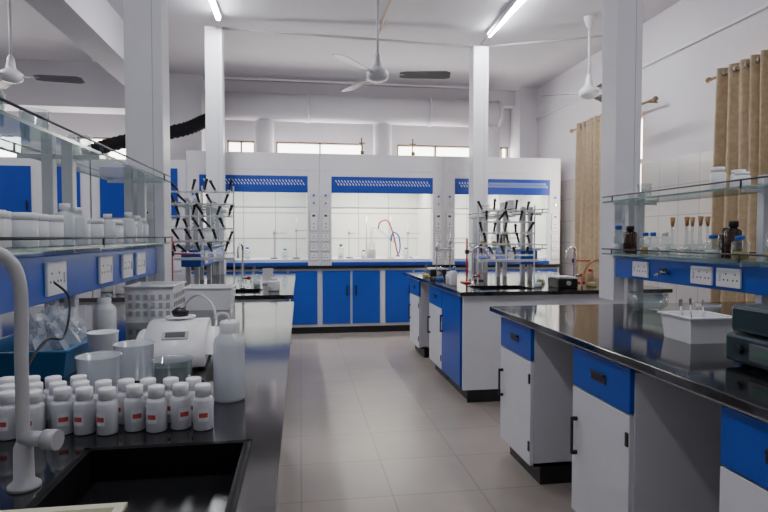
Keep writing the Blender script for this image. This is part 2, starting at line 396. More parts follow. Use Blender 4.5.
# ------------------------------------------------------------ reagent racks
def rack(xc, y0, y1, zlo, zup, face, socks, posts, label, halfw=.155, trunk=(1.05, 1.21)):
    e = thing('reagent_rack', label, 'shelving', (xc, (y0+y1)/2, .867)); oy = (y0+y1)/2; oz = .867
    for py in posts:
        b = B()
        b.box(-.055, -.015, py-oy-.02, py-oy+.02, 0, zup-oz+.06, ALU, .003); b.box(.015, .055, py-oy-.02, py-oy+.02, 0, zup-oz+.06, ALU, .003)
        for z in (zlo, zup): b.box(-halfw+.01, halfw-.01, py-oy-.006, py-oy+.006, z-oz-.016, z-oz-.002, ALU)
        b.obj('upright', e)
    for z in (zlo, zup):
        b = B(); t_ = .010
        b.box(-halfw, halfw, y0-oy, y1-oy, z-oz, z-oz+t_, SHELFG)
        for s_ in (-1, 1):
            a, c = sorted((s_*halfw, s_*(halfw+.0015))); b.box(a, c, y0-oy, y1-oy, z-oz, z-oz+t_, GEDGE)
        b.obj('glass_shelf', e)
        for s_ in (-1, 1):
            r = B()
            r.cyl((s_*halfw, y0-oy, z-oz+.038), (s_*halfw, y1-oy, z-oz+.038), .0045, RAIL, 8)
            for py in posts: r.cyl((s_*halfw, py-oy, z-oz), (s_*halfw, py-oy, z-oz+.038), .0045, RAIL, 8)
            r.obj('guard_rail', e)
    tz0, tz1 = trunk[0]-oz, trunk[1]-oz
    B().box(-.08, .08, y0-oy+.03, y1-oy-.03, tz0, tz1, BLUE, .004).obj('service_trunking', e)
    fx = face*.08
    for sy in socks:
        b = B(); a, c = sorted((fx, fx+face*.012)); ym = sy-oy; zc = (tz0+tz1)/2; hh = (tz1-tz0)*.36
        b.box(a, c, ym-.075, ym+.075, zc-hh, zc+hh, SOCK, .003)
        fx2 = fx+face*.0125
        for yy in (-.045, .012):
            for dy, dz in ((0, .018), (-.012, -.010), (.012, -.010)):
                b.cyl((fx2-face*.002, ym+yy+dy, zc+dz), (fx2, ym+yy+dy, zc+dz), .0045, BLACK, 8)
        a, c = sorted((fx2, fx2+face*.004)); b.box(a, c, ym+.045, ym+.062, zc-.018, zc+.018, WHITE, .001)
        b.obj('socket', e)
    return e
rack(-.905, .6, 3.44, 1.245, 1.60, 1, (2.04, 2.53, 2.83, 3.06, 1.5), (1.0, 2.3, 3.3), 'two-tier glass reagent shelf with blue socket trunking', trunk=(1.07, 1.225))
rack(2.08, .8, 3.36, 1.17, 1.50, -1, (3.05, 2.54, 2.36, 1.7), (1.2, 2.22, 3.25), 'two-tier glass reagent shelf with blue socket trunking', trunk=(1.03, 1.155))
rack(2.08, 4.85, 6.28, 1.17, 1.50, -1, (5.1, 5.6), (4.95, 5.6, 6.2), 'two-tier glass reagent shelf on the middle island', trunk=(1.03, 1.155))
rack(-.905, 4.85, 6.28, 1.2, 1.55, 1, (5.1, 5.6), (4.95, 5.6, 6.2), 'two-tier glass reagent shelf on the far island', trunk=(1.03, 1.17))

def column(x0, x1, y0, y1, top):
    e = thing('service_column', 'tall square white metal service column rising from bench', 'column', ((x0+x1)/2, (y0+y1)/2, .867))
    hx, hy = (x1-x0)/2, (y1-y0)/2
    b = B(); b.box(-hx, hx, -hy, hy, 0, top-.867, WHITE2, .004)
    b.obj('casing', e)
    c = B(); c.box(hx*.45, hx*.49, -hy-.002, -hy, 0, top-.867-.01, GREYP); c.obj('cover_seam', e)
    s = B(); s.box(-.045, .045, -hy-.012, -hy-.002, .52, .62, SOCK, .003)
    for dx, dz in ((0, .595), (-.014, .56), (.014, .56)): s.cyl((dx, -hy-.014, dz), (dx, -hy-.011, dz), .006, BLACK, 8)
    s.obj('socket', e)
column(-1.0, -.79, 3.46, 3.64, CZ-.001); column(2.02, 2.20, 3.38, 3.56, CZ-.001)
column(1.99, 2.17, 6.30, 6.47, 3.48); column(-1.0, -.82, 6.30, 6.47, 3.54)

# ------------------------------------------------------------ fume hoods
HY = 7.38; HTOP = 2.365
def hood(xa, bright, col):
    W = 1.668; e = thing('fume_hood', 'white fume hood with blue slotted panel and blue cabinet doors', 'fume hood', (xa+W/2, HY, 0), group='row of fume hoods along the wall')
    h = W/2-.001; p = .153; D = 1.0; TB = HTOP-.22
    b = B()
    for s_ in (-1, 1):
        a, c = sorted((s_*h, s_*(h-p))); b.box(a, c, 0, D, .901, TB, WHITE2, .004)
    b.box(-h, h, 0, D, TB, HTOP, WHITE2, .004)
    b.box(-h, h, D-.02, D, 0, TB, WHITE2)
    b.box(-h+p, h-p, .10, D, 2.03, TB, WHITE2)
    b.box(-h+p, h-p, 0, .03, 2.07, TB, WHITE2)
    b.obj('casing', e)
    l = B(); i = h-p
    l.box(-i, i, D-.06, D-.022, .98, 2.03, INNER)
    l.box(-i, -i+.006, .08, D-.06, .98, 2.03, INNER); l.box(i-.006, i, .08, D-.06, .98, 2.03, INNER)
    for z in (1.25, 1.62): l.box(-i+.01, i-.01, D-.066, D-.059, z, z+.014, INNERJ)
    for x in (-i/3, i/3): l.box(x-.005, x+.005, D-.066, D-.059, .98, 2.03, INNERJ)
    l.obj('liner', e)
    v = B(); v.box(-i, i, -.004, .03, 1.855, 2.068, BLUED, .003)
    n = 32
    for k in range(n):
        x = -i+.07+(2*i-.14)*k/(n-1); z = 1.985
        for zz in (-.018, .020):
            z_ = z+zz; sh = .010; o_ = -zz*.7
            pts = [(x+o_+sh*.8, z_-.014), (x+o_+sh*.8+.011, z_-.014), (x+o_-sh*.8+.011, z_+.014), (x+o_-sh*.8, z_+.014)]
            f0 = [v.bm.verts.new((q[0], -.009, q[1])) for q in pts]; f1 = [v.bm.verts.new((q[0], -.002, q[1])) for q in pts]
            fs = [v.bm.faces.new(f0), v.bm.faces.new(f1[::-1])]+[v.bm.faces.new((f0[j], f0[(j+1) % 4], f1[(j+1) % 4], f1[j])) for j in range(4)]
            v._fin(fs, SLOT)
    v.obj('slotted_panel', e)
    s = B(); s.box(-i+.005, i-.005, .04, .046, 1.66, 1.88, SASHG); s.box(-i+.005, i-.005, .032, .055, 1.655, 1.67, ALU)
    s.obj('sash', e)
    lm = B(); lm.box(-.45, .45, .35, .47, 1.99, 2.029, LAMPG, .004); lm.obj('lamp', e)
    w = B(); w.box(-h, h, -.03, D-.02, .862, .90, BLACKR, .004); w.box(-i, i, .0, .08, .90, .945, BLUED, .004); w.box(-i, i, .08, D-.06, .90, .98, WHITE2)
    w.obj('worktop', e)
    c = B(); c.box(-h, h, .02, D-.021, .09, .86, WHITE); c.box(-h+.01, h-.01, .05, D-.021, 0, .09, BLACK); c.obj('base_casing', e)
    for k, (a, c_) in enumerate([(-.80, -.435), (-.405, -.04), (.04, .405), (.435, .80)]):
        d = B().box(a, c_, 0, .019, .13, .830, BLUE, .002).obj('door', e)
        hx = c_-.045 if k % 2 == 0 else a+.045
        hd = B(); hd.box(hx-.009, hx+.009, -.028, -.018, .50, .64, BLACK, .003); hd.box(hx-.006, hx+.006, -.02, 0, .505, .52, BLACK); hd.box(hx-.006, hx+.006, -.02, 0, .62, .635, BLACK); hd.obj('handle', d)
    B().box(-.03, .03, .012, .019, .13, .82, WHITE2).obj('centre_stile', e)
    for s_ in (-1, 1):
        xm = s_*(h-p/2)
        for z in (1.02, 1.145, 1.27):
            k = B(); k.box(xm-.054, xm+.054, -.006, 0, z-.054, z+.054, GREYP); k.box(xm-.048, xm+.048, -.014, -.004, z-.048, z+.048, SOCK, .003)
            for dx, dz in ((0, .020), (-.016, -.012), (.016, -.012)): k.cyl((xm+dx, -.016, z+dz), (xm+dx, -.013, z+dz), .007, GREYD, 8)
            k.obj('socket', e)
        k = B(); k.box(xm-.050, xm+.050, -.006, 0, 1.355, 1.605, GREYP); k.box(xm-.045, xm+.045, -.012, -.004, 1.36, 1.60, SOCK, .003); k.box(xm-.020, xm+.020, -.014, -.011, 1.54, 1.57, GREYD)
        for z in (1.40, 1.45): k.cyl((xm, -.018, z), (xm, -.011, z), .009, GREYD, 10)
        k.obj('control_panel', e)
        for z in (1.72, 1.82):
            k = B(); k.cyl((xm, -.03, z), (xm, 0, z), .014, CHROME if z < 1.75 else BCAP, 12); k.obj('valve_knob', e)
    L = bpy.data.lights.new('hood_light', 'AREA'); L.shape = 'RECTANGLE'; L.size = 1.1; L.size_y = .15; L.energy = bright; L.color = col
    o = bpy.data.objects.new('hood_light', L); COL.objects.link(o); o.location = (xa+W/2, HY+.41, 1.98)
    return e
for k, br, cl in ((-1, 6, (.93, .97, 1.0)), (0, 18, (1, .94, .80)), (1, 12, (1, .97, .88))): hood(.257+k*1.668, br, cl)
for cx in (-1.98, -3.13, -4.28):
    e = thing('storage_cupboard', 'tall white storage cupboard with blue upper doors', 'cupboard', (cx, HY, 0), group='storage cupboards beside fume hoods')
    b = B(); b.box(-.565, .565, .02, .9, .09, HTOP-.12, WHITE2, .004); b.box(-.55, .55, .06, .9, 0, .09, BLACK); b.obj('carcass', e)
    for s_ in (-1, 1):
        a, c = sorted((s_*.10, s_*.46))
        for z0_, z1_ in ((1.52, 2.14), (.14, .80)):
            d = B().box(a, c, 0, .019, z0_, z1_, BLUED if z0_ > 1 else BLUE, .002).obj('door', e)
            hx = s_*.14; z = z0_+.08 if z0_ > 1 else z1_-.2
            B().box(hx-.008, hx+.008, -.024, 0, z, z+.12, BLACK, .003).obj('handle', d)
    B().box(-.5, .5, -.0, .02, .85, 1.42, WHITE).obj('white_door', e)

# ------------------------------------------------------------ curtains
def curtain(y0, y1, zt, zb, folds, label):
    e = thing('curtain', label, 'curtain', (XR-.12, (y0+y1)/2, zb)); L = y1-y0; n = folds*12
    bm = bmesh.new(); rows = 14; g = []
    for r in range(rows+1):
        row = []; t = r/rows
        for i in range(n+1):
            u = i/n; ph = u*folds*2*math.pi+t*1.1*math.sin(u*17.0)+.5*math.sin(u*9+t*2)
            a = .038*(1-.2*t)*(1+.35*math.sin(13*u+2*t)); x = math.sin(ph)*a+.012*t*math.sin(u*31+3*t)
            row.append(bm.verts.new((x, -L/2+L*u+.012*math.sin(5*t+ph*.5)*t, (zt-zb)*(1-t))))
        g.append(row)
    for r in range(rows):
        for i in range(n):
            f = bm.faces.new((g[r][i], g[r][i+1], g[r+1][i+1], g[r+1][i])); f.smooth = True
    me = bpy.data.meshes.new('cloth'); bm.to_mesh(me); bm.free(); me.materials.append(CURT)
    o = bpy.data.objects.new('cloth', me); COL.objects.link(o); o.parent = e
    for k in range(folds*2):
        y = -L/2+L*(k+.5)/(folds*2)
        B().cyl((0, y-.006, zt-zb-.05), (0, y+.006, zt-zb-.05), .028, STEEL, 14).obj('eyelet', e)
def rod(y0, y1, z):
    e = thing('curtain_rod', 'dark metal curtain rod with round finials above the window', 'curtain rod', (XR-.12, (y0+y1)/2, z)); L = (y1-y0)/2
    B().cyl((0, -L, 0), (0, L, 0), .013, BROWN, 12).obj('pole', e)
    for s_ in (-1, 1):
        B().lathe([(0, -.03), (.02, -.02), (.03, 0), (.02, .02), (0, .03)], BROWN, 12).obj('finial', e, (0, s_*(L+.02), 0))
        B().cyl((0, s_*(L-.12), 0), (.12, s_*(L-.12), 0), .009, BROWN, 8).obj('bracket', e)
rod(5.35, 7.1, 2.70); rod(2.6, 4.55, 2.68)
curtain(5.78, 6.95, 2.76, .55, 10, 'gathered tan curtain with eyelets beside the far window')
curtain(3.0, 4.46, 2.74, .45, 12, 'wide tan eyelet curtain drawn over the near window')

# ------------------------------------------------------------ fans
def fan(x, y, zh, ang, label, bl=.56):
    e = thing('ceiling_fan', label, 'ceiling fan', (x, y, zh), ang)
    B().cyl((0, 0, .05), (0, 0, CZ-zh-.03), .013, FANW, 12).obj('down_rod', e)
    B().lathe([(.012, CZ-zh-.12), (.035, CZ-zh-.10), (.06, CZ-zh-.02), (.06, CZ-zh-.001)], FANW, 20).obj('canopy', e)
    B().lathe([(.013, .20), (.03, .17), (.04, .10), (.045, .07), (.07, .05), (.10, .025), (.105, -.01), (.09, -.04), (.05, -.06), (0, -.065)], FANW, 28).obj('motor', e)
    for k in range(3):
        b = B(); R = Matrix.Rotation(k*2*math.pi/3, 3, 'Z'); T = Matrix.Rotation(math.radians(-12), 3, 'X')
        pts = [(.20, -.05), (.26, -.065), (bl+.02, -.075), (bl+.06, -.05), (bl+.065, .05), (bl+.02, .07), (.26, .06), (.20, .045)]
        lo = [b.bm.verts.new(R@(T@Vector((p[0], p[1], -.004)))) for p in pts]; hi = [b.bm.verts.new(R@(T@Vector((p[0], p[1], .0)))) for p in pts]
        fs = [b.bm.faces.new(lo[::-1]), b.bm.faces.new(hi)]+[b.bm.faces.new((lo[i], lo[(i+1) % 8], hi[(i+1) % 8], hi[i])) for i in range(8)]
        b._fin(fs, FANB)
        b.box(.09, .24, -.018, .018, -.003, .004, FANW, rot=R)
        b.obj('blade', e)
fan(.71, 5.12, 2.76, math.radians(-8), 'grey ceiling fan with three blades on long rod', .60)
fan(3.06, 5.65, 2.82, math.radians(35), 'ceiling fan with white motor hanging near the wall', .42)
fan(-2.69, 5.81, 2.80, math.radians(5), 'ceiling fan with white motor over the aisle')

# ------------------------------------------------------------ tube lights
def tube_light(x, y0, y1, power):
    e = thing('fluorescent_light', 'bare white fluorescent tube light fixed to ceiling', 'ceiling light', (x, (y0+y1)/2, CZ-.05), group='fluorescent ceiling tubes'); L = (y1-y0)/2
    B().box(-.03, .03, -L, L, .005, .049, WHITE2, .004).obj('batten', e)
    B().cyl((0, -L+.04, -.012), (0, L-.04, -.012), .024, TUBEL, 12).obj('tube', e)
    for s_ in (-1, 1):
        a, c = sorted((s_*L, s_*(L-.04))); B().box(-.022, .022, a, c, -.032, .01, WHITE2, .003).obj('end_cap', e)
    l = bpy.data.lights.new('tube_area', 'AREA'); l.shape = 'RECTANGLE'; l.size = .12; l.size_y = 1.15; l.energy = power; l.color = (.94, .95, 1.0)
    o = bpy.data.objects.new('tube_area', l); COL.objects.link(o); o.location = (x, (y0+y1)/2, CZ-.10)
tube_light(2.13, 5.0, 6.2, 27); tube_light(-.83, 4.95, 6.15, 27)
tube_light(2.13, .6, 1.8, 12); tube_light(-.83, .6, 1.8, 14)
tube_light(-3.6, 4.9, 6.1, 8)

def area(name, loc, rot, sx, sy, e, col):
    l = bpy.data.lights.new(name, 'AREA'); l.shape = 'RECTANGLE'; l.size = sx; l.size_y = sy; l.energy = e; l.color = col
    o = bpy.data.objects.new(name, l); COL.objects.link(o); o.location = loc; o.rotation_euler = rot
area('daylight', (XR+.02, 3.8, 1.9), (0, math.radians(-90), 0), 1.6, 1.7, 22, (1, .96, .92))
area('daylight', (XR+.02, 6.4, 1.9), (0, math.radians(-90), 0), 1.6, 1.3, 14, (1, .96, .92))
for a, b_ in BW: area('daylight', ((a+b_)/2, YB+.01, 2.56), (math.radians(-90), 0, 0), b_-a, .35, 15*(b_-a), (1, .97, .93))

# ------------------------------------------------------------ bottles and glassware
def bottle(x, y, z, r, h, body, cap, label, cat='bottle', name='plastic_bottle', neck=.45, shoulder=.72, caph=.16, sticker=None, group=None, rot=0, liquid=None):
    e = thing(name, label, cat, (x, y, z), rot, group)
    hb = h*(1-caph*.8)
    b = B(); b.lathe([(0, .001), (r*.92, .001), (r, r*.12), (r, h*shoulder), (r*.93, h*(shoulder+.04)), (r*neck*1.1, hb*.93), (r*neck, hb*.95), (r*neck, hb), (0, hb)], body, 20)
    b.obj('body', e)
    c = B(); rc = r*neck*1.28; c.lathe([(0, h*(1-caph)), (rc, h*(1-caph)), (rc, h*.985), (rc*.92, h), (0, h)], cap, 20)
    c.obj('cap', e)
    if sticker:
        s = B(); n = 9; z0, z1 = h*.22, h*.5; rr = r*1.01; ang = math.radians(-90); sp = .55
        P = [(rr*math.cos(ang-sp+2*sp*i/n), rr*math.sin(ang-sp+2*sp*i/n)) for i in range(n+1)]
        for i in range(n):
            s.poly([(*P[i], z0), (*P[i+1], z0), (*P[i+1], z1), (*P[i], z1)], sticker)
            if 1 <= i < n-1:
                k = 1.008
                s.poly([(P[i][0]*k, P[i][1]*k, z0+.30*(z1-z0)), (P[i+1][0]*k, P[i+1][1]*k, z0+.30*(z1-z0)), (P[i+1][0]*k, P[i+1][1]*k, z0+.66*(z1-z0)), (P[i][0]*k, P[i][1]*k, z0+.66*(z1-z0))], REDL)
        s.obj('sticker', e)
    if liquid:
        B().lathe([(0, .004), (r*.94, .004), (r*.95, h*.35), (0, h*.35)], liquid, 20).obj('liquid', e)
    return e
proto = bottle(-.655, 1.275, .8665, .0215, .098, HDPET, HDPEC, 'small white sample bottle with red print and screw cap', neck=.62, shoulder=.66, caph=.24, sticker=HDPEC, group='white sample bottles in rows', name='sample_bottle')
J = lambda a: random.uniform(-a, a)
for i in range(1, 10): dup(proto, (-.655+.0490*i+J(.0018), 1.274+J(.010), .8665), J(.8))
for i in range(10): dup(proto, (-.682+.0485*i+J(.002), 1.330+J(.006), .8665), J(.8))
for i in range(5): dup(proto, (-.72+.052*i+J(.0025), 1.388+J(.006), .8665), J(.8))

def washbottle(x, y, z, r, h, rot, label, m=LDPE, cap=HDPEC):
    e = thing('wash_bottle', label, 'bottle', (x, y, z), rot)
    B().lathe([(0, .001), (r*.94, .001), (r, .008), (r, h*.70), (r*.9, h*.78), (r*.5, h*.86), (r*.45, h*.88)], m, 24).obj('body', e)
    B().lathe([(0, .006), (r*.96, .006), (r*.96, h*.40), (0, h*.40)], glassW, 20).obj('water', e)
    B().lathe([(r*.58, h*.85), (r*.60, h*.97), (r*.50, h), (0, h)], cap, 20).obj('cap', e)
    B().tube([(0, 0, h*.1), (0, 0, h*.9), (0, 0, h*1.04), (-r*.2, 0, h*1.09), (-r*.6, 0, h*1.09), (-r*.9, 0, h*1.03)], .0035, LDPE, 8).obj('nozzle_tube', e)
washbottle(-.183, 1.485, .8665, .040, .205, .2, 'large milky translucent wash bottle half full of water', LDPE)
washbottle(-.81, 2.48, .8665, .045, .165, 2.6, 'white wash bottle beside the shelf trunking', HDPE)

def beaker(x, y, z, r, h, m, label, name='beaker'):
    e = thing(name, label, 'beaker', (x, y, z))
    B().lathe([(0, .001), (r*.86, .001), (r*.9, .004), (r, h*.97), (r*1.06, h), (r*.97, h*.97), (r*.86, .006), (0, .006)], m, 24).obj('body', e)
beaker(-.525, 1.56, .8665, .054, .110, PPCLR, 'frosted plastic beaker beside sample bottles')
beaker(-.475, 1.695, .8665, .054, .115, PPCLR, 'translucent plastic beaker behind another')
beaker(-.345, 1.58, .8665, .052, .09, GLASS, 'low clear glass beaker in front of balance')
beaker(-.62, 1.88, .8665, .045, .12, HDPE, 'white plastic cup beside balance')
beaker(-.415, 1.49, .8665, .026, .05, AMBER, 'small dark glass beaker', name='small_beaker')
beaker(-.275, 1.50, .8665, .026, .045, AMBER, 'small dark glass beaker', name='small_beaker')

e = thing('lab_balance', 'off-white electronic balance with domed body and dark pan knob', 'balance', (-.405, 1.97, .8665), .08)
b = B(); b.prism_x([(-.16, .012), (.15, .012), (.155, .08), (.13, .115), (.07, .135), (-.02, .138), (-.09, .118), (-.14, .085), (-.16, .05)], -.125, .125, HDPE)
bmesh.ops.bevel(b.bm, geom=[ed for ed in b.bm.edges if abs(ed.verts[0].co.x-ed.verts[1].co.x) < 1e-5], offset=.032, segments=5, affect='EDGES'); b._fin(b.bm.faces, HDPE, True); b.obj('body', e)
rs = Matrix.Rotation(math.radians(33), 3, 'X')
B().box(-.04, .04, -.018, .018, 0, .004, GREYP, .0015, rot=rs).box(-.03, .03, -.01, .012, .003, .006, GREYD, rot=rs).obj('display', e, (0, -.112, .104))
B().lathe([(0, .134), (.02, .134), (.02, .141), (.05, .144), (.05, .149), (0, .149)], HDPE, 24, (0, .03, 0)).obj('pan', e)
B().lathe([(0, .149), (.025, .149), (.03, .166), (.014, .178), (0, .182)], BLACK, 16, (0, .03, 0)).obj('weight_knob', e)
for sx in (-1, 1):
    for sy in (-1, 1): B().cyl((sx*.08, sy*.11, 0), (sx*.08, sy*.11, .02), .012, BLACK, 10).obj('foot', e)

e = thing('storage_tray', 'blue plastic tray holding clear plastic lab ware', 'tray', (-.83, 1.95, .8665))
B().tray(-.13, .13, -.17, .17, 0, .085, TRAYB, .004, .015).obj('tray_shell', e)
e = thing('plastic_bag', 'crumpled clear plastic bag in blue tray', 'bag', (-.80, 1.97, .878))
bm = bmesh.new(); bmesh.ops.create_icosphere(bm, subdivisions=4, radius=.075)
for v in bm.verts:
    n = v.co.normalized(); k = 1+.30*math.sin(n.x*9+n.z*4)*math.sin(n.y*8-n.x*3)+.12*math.sin(n.x*23+n.y*19)*math.sin(n.z*21)
    v.co = Vector((v.co.x*k, v.co.y*k*1.2, max(-.075, v.co.z*k*1.25)+.075))
me = bpy.data.meshes.new('bag_film'); bm.to_mesh(me); bm.free(); me.materials.append(PPCLR)
o = bpy.data.objects.new('bag_film', me); COL.objects.link(o); o.parent = e
e = thing('power_cable', 'black power cable hanging from the socket trunking', 'cable', (-.69, 1.72, .8665))
B().tube([(-.11, .26, .27), (-.05, .22, .22), (-.02, .1, .12), (-.02, -.02, .13), (-.02, -.14, .08), (.0, -.26, .012), (.05, -.30, .006)], .004, BLACK, 8).obj('cord', e)
e = thing('rubber_tubing', 'clear flexible tubing curling beside wash bottle', 'tubing', (-.42, 2.5, .8665))
B().tube([(-.15, .2, .01), (-.12, .25, .10), (-.05, .2, .15), (.03, .1, .11), (.06, -.05, .03), (.0, -.15, .008), (-.12, -.1, .008)], .006, LDPE, 10).obj('tube', e)

e = thing('plastic_basket', 'white slotted plastic basket on the bench', 'basket', (-.73, 3.00, .8665))
b = B(); hw, hd, hh = .11, .13, .18
b.tray(-hw, hw, -hd, hd, 0, hh, HDPEC, .004, .004, .010)
for z in (.045, .085, .125):
    for k in range(6):
        x = -hw+.022+(2*hw-.044)*k/5; b.box(x-.009, x+.009, -hd-.0055, -hd-.003, z-.012, z+.012, GREYP)
    for k in range(6):
        y = -hd+.022+(2*hd-.044)*k/5
        b.box(hw+.003, hw+.0055, y-.011, y+.011, z-.012, z+.012, GREYP); b.box(-hw-.0055, -hw-.003, y-.011, y+.011, z-.012, z+.012, GREYP)
b.obj('slotted_shell', e)
e = thing('white_tub', 'white rectangular plastic tub on bench end', 'tub', (-.52, 3.40, .8665))
B().tray(-.12, .12, -.10, .10, 0, .13, HDPEC, .004, .012).obj('tub_shell', e)
for s_ in (-1, 1): B().box(s_*.125-.012, s_*.125+.012, -.04, .04, .10, .112, HDPEC, .002).obj('handle', e)
e = thing('cream_tray', 'shallow cream plastic tray resting on sink rim', 'tray', (-.475, .725, .8695))
B().tray(-.20, .20, -.12, .12, 0, .026, CREAM, .004, .01, .01).obj('tray_shell', e)

jar = bottle(-.83, 1.66, 1.256, .038, .105, HDPE, HDPEC, 'squat white plastic jar with broad screw lid', neck=.80, shoulder=.76, caph=.2, name='plastic_jar', group='white jars on the glass shelf', cat='jar')
for y, x in ((1.75, -.86), (1.85, -.83), (1.66, -.95), (1.8, -.97), (1.97, -.85), (2.10, -.97), (2.37, -.86), (2.46, -.84), (2.58, -.93), (2.70, -.84), (2.79, -.86), (1.56, -.87), (1.92, -.98), (2.98, -.85), (2.06, -.84), (2.52, -.98)):
    dup(jar, (x, y, 1.256), random.uniform(0, 6))
for y, x, h in ((2.15, -.83, .15), (2.24, -.82, .14), (2.9, -.83, .15), (3.08, -.84, .14), (3.18, -.84, .13), (2.60, -.83, .13)):
    bottle(x, y, 1.256, .031, h, LDPE, HDPEC, 'translucent plastic bottle with white cap on the shelf', name='plastic_bottle')
for y, x in ((1.8, -.9), (2.05, -.88), (2.55, -.92)):
    beaker(x, y, 1.611, .045, .10, GLASS, 'empty clear beaker on the upper glass shelf')

zs = 1.181
bottle(1.99, 3.28, zs, .036, .175, GLASS, BCAP, 'clear reagent bottle with blue screw cap', name='reagent_bottle', caph=.14, liquid=HDPE)
bottle(2.0, 3.17, zs, .040, .17, AMBER, BLACK, 'dark amber reagent bottle with black cap', name='reagent_bottle', caph=.15)
for y in (3.0, 2.92, 2.84):
    bottle(2.0+random.uniform(-.03, .04), y, zs, .028, .13, GLASS, HDPEC if y < 2.9 else BCAP, 'small clear glass reagent bottle', name='reagent_bottle', liquid=LIQ if y > 2.95 else HDPE)
def flask(x, y, z, r, label):
    e = thing('volumetric_flask', label, 'flask', (x, y, z))
    B().lathe([(0, .001), (r*.6, .001), (r, r*.7), (r*.85, r*1.5), (r*.3, r*2.1), (r*.22, r*2.6), (r*.22, r*5), (r*.3, r*5.05)], GLASS, 20).obj('bulb', e)
    B().lathe([(0, r*4.7), (r*.22, r*4.7), (r*.40, r*6.1), (0, r*6.2)], CORK, 12).obj('stopper', e)
for y, x in ((2.75, 1.98), (2.70, 2.06), (2.65, 1.99), (2.60, 2.07), (2.55, 1.99)): flask(x, y, zs, .034, 'small clear volumetric flask with tan wooden stopper')
bottle(1.99, 2.46, zs, .036, .115, GLASS, BCAP, 'clear reagent bottle with blue screw cap', name='reagent_bottle', liquid=HDPE)
bottle(2.04, 2.39, zs, .038, .18, AMBER, BLACK, 'dark amber reagent bottle with black cap', name='reagent_bottle')
bottle(2.08, 2.48, zs, .036, .15, AMBER, BLACK, 'dark amber reagent bottle with black cap', name='reagent_bottle')
bottle(1.99, 2.29, zs, .036, .11, GLASS, BCAP, 'clear reagent bottle with blue screw cap', name='reagent_bottle', liquid=LIQ)
for y in (2.1, 1.98, 1.85): bottle(2.0, y, zs, .04, .16, GLASS, HDPEC, 'clear glass reagent bottle with white cap', name='reagent_bottle', liquid=LIQ)
for y, x, h in ((2.45, 2.0, .11), (2.38, 2.05, .09), (2.30, 2.0, .07), (2.14, 2.06, .09), (2.08, 2.0, .10)):
    bottle(x, y, 1.511, .034, h, HDPE, HDPEC, 'white plastic bottle on the upper glass shelf', name='plastic_bottle', neck=.7, caph=.2)
beaker(2.03, 3.08, 1.511, .04, .09, GLASS, 'clear beaker on the upper glass shelf')

e = thing('plastic_tray', 'deep white plastic tub with rounded rim on granite worktop', 'tray', (1.60, 2.06, .8665), -.03)
b = B(); b.tray(-.085, .085, -.085, .085, 0, .105, HDPE, .004, .010, .010); b.obj('tray_shell', e)
for i, (dx, dy) in enumerate(((-.03, .02), (.02, .04), (.04, -.01))):
    k = thing('spatula', 'thin steel spatula standing in the white tub', 'spatula', (1.60+dx, 2.06+dy, .873), .4*i)
    B().cyl((0, 0, 0), (.015*(i-1), .02, .13), .003, STEEL, 8).box(.015*(i-1)-.008, .015*(i-1)+.008, .018, .022, .125, .155, STEEL, .001).obj('blade', k)
e = thing('benchtop_instrument', 'dark teal benchtop instrument with grey control face', 'instrument', (1.60, 1.50, .8665), .0)
B().box(-.20, .20, -.17, .17, .012, .105, TEAL, .012).obj('body', e)
B().box(-.19, .19, -.16, .16, .110, .200, TEAL, .014).obj('top_cover', e)
b = B(); b.box(-.206, -.199, -.12, .06, .03, .085, GREYD, .002)
b.box(-.209, -.205, -.05, .04, .045, .075, SCREEN); b.obj('control_panel', e)
for yy in (-.14, .10): B().cyl((-.215, yy, .06), (-.198, yy, .06), .014, BLACK, 14).obj('knob', e)
for sx in (-1, 1):
    for sy in (-1, 1): B().cyl((sx*.15, sy*.13, 0), (sx*.15, sy*.13, .02), .014, BLACK, 10).obj('foot', e)
e = thing('glass_dish', 'round clear glass dish beneath the shelf', 'dish', (1.96, 2.92, .8665))
B().lathe([(0, .001), (.07, .001), (.10, .03), (.105, .10), (.10, .10), (.095, .035), (.065, .006), (0, .006)], GLASS, 28).obj('bowl', e)
e = thing('mortar', 'small white porcelain mortar on worktop', 'mortar', (2.1, 2.62, .8665))
B().lathe([(0, 0), (.035, 0), (.03, .015), (.055, .05), (.06, .07), (.052, .07), (.03, .02), (0, .015)], HDPE, 20).obj('bowl', e)
e = thing('gas_tap', 'small brass-and-black bench gas tap', 'tap', (1.998, 2.80, 1.09))
B().cyl((0, 0, 0), (-.05, 0, 0), .012, CHROME, 12).cyl((-.05, 0, 0), (-.085, 0, -.02), .009, CHROME, 12, .005).obj('nozzle', e)
B().box(-.045, -.03, -.03, .03, .012, .022, BLACK, .003).obj('lever', e)

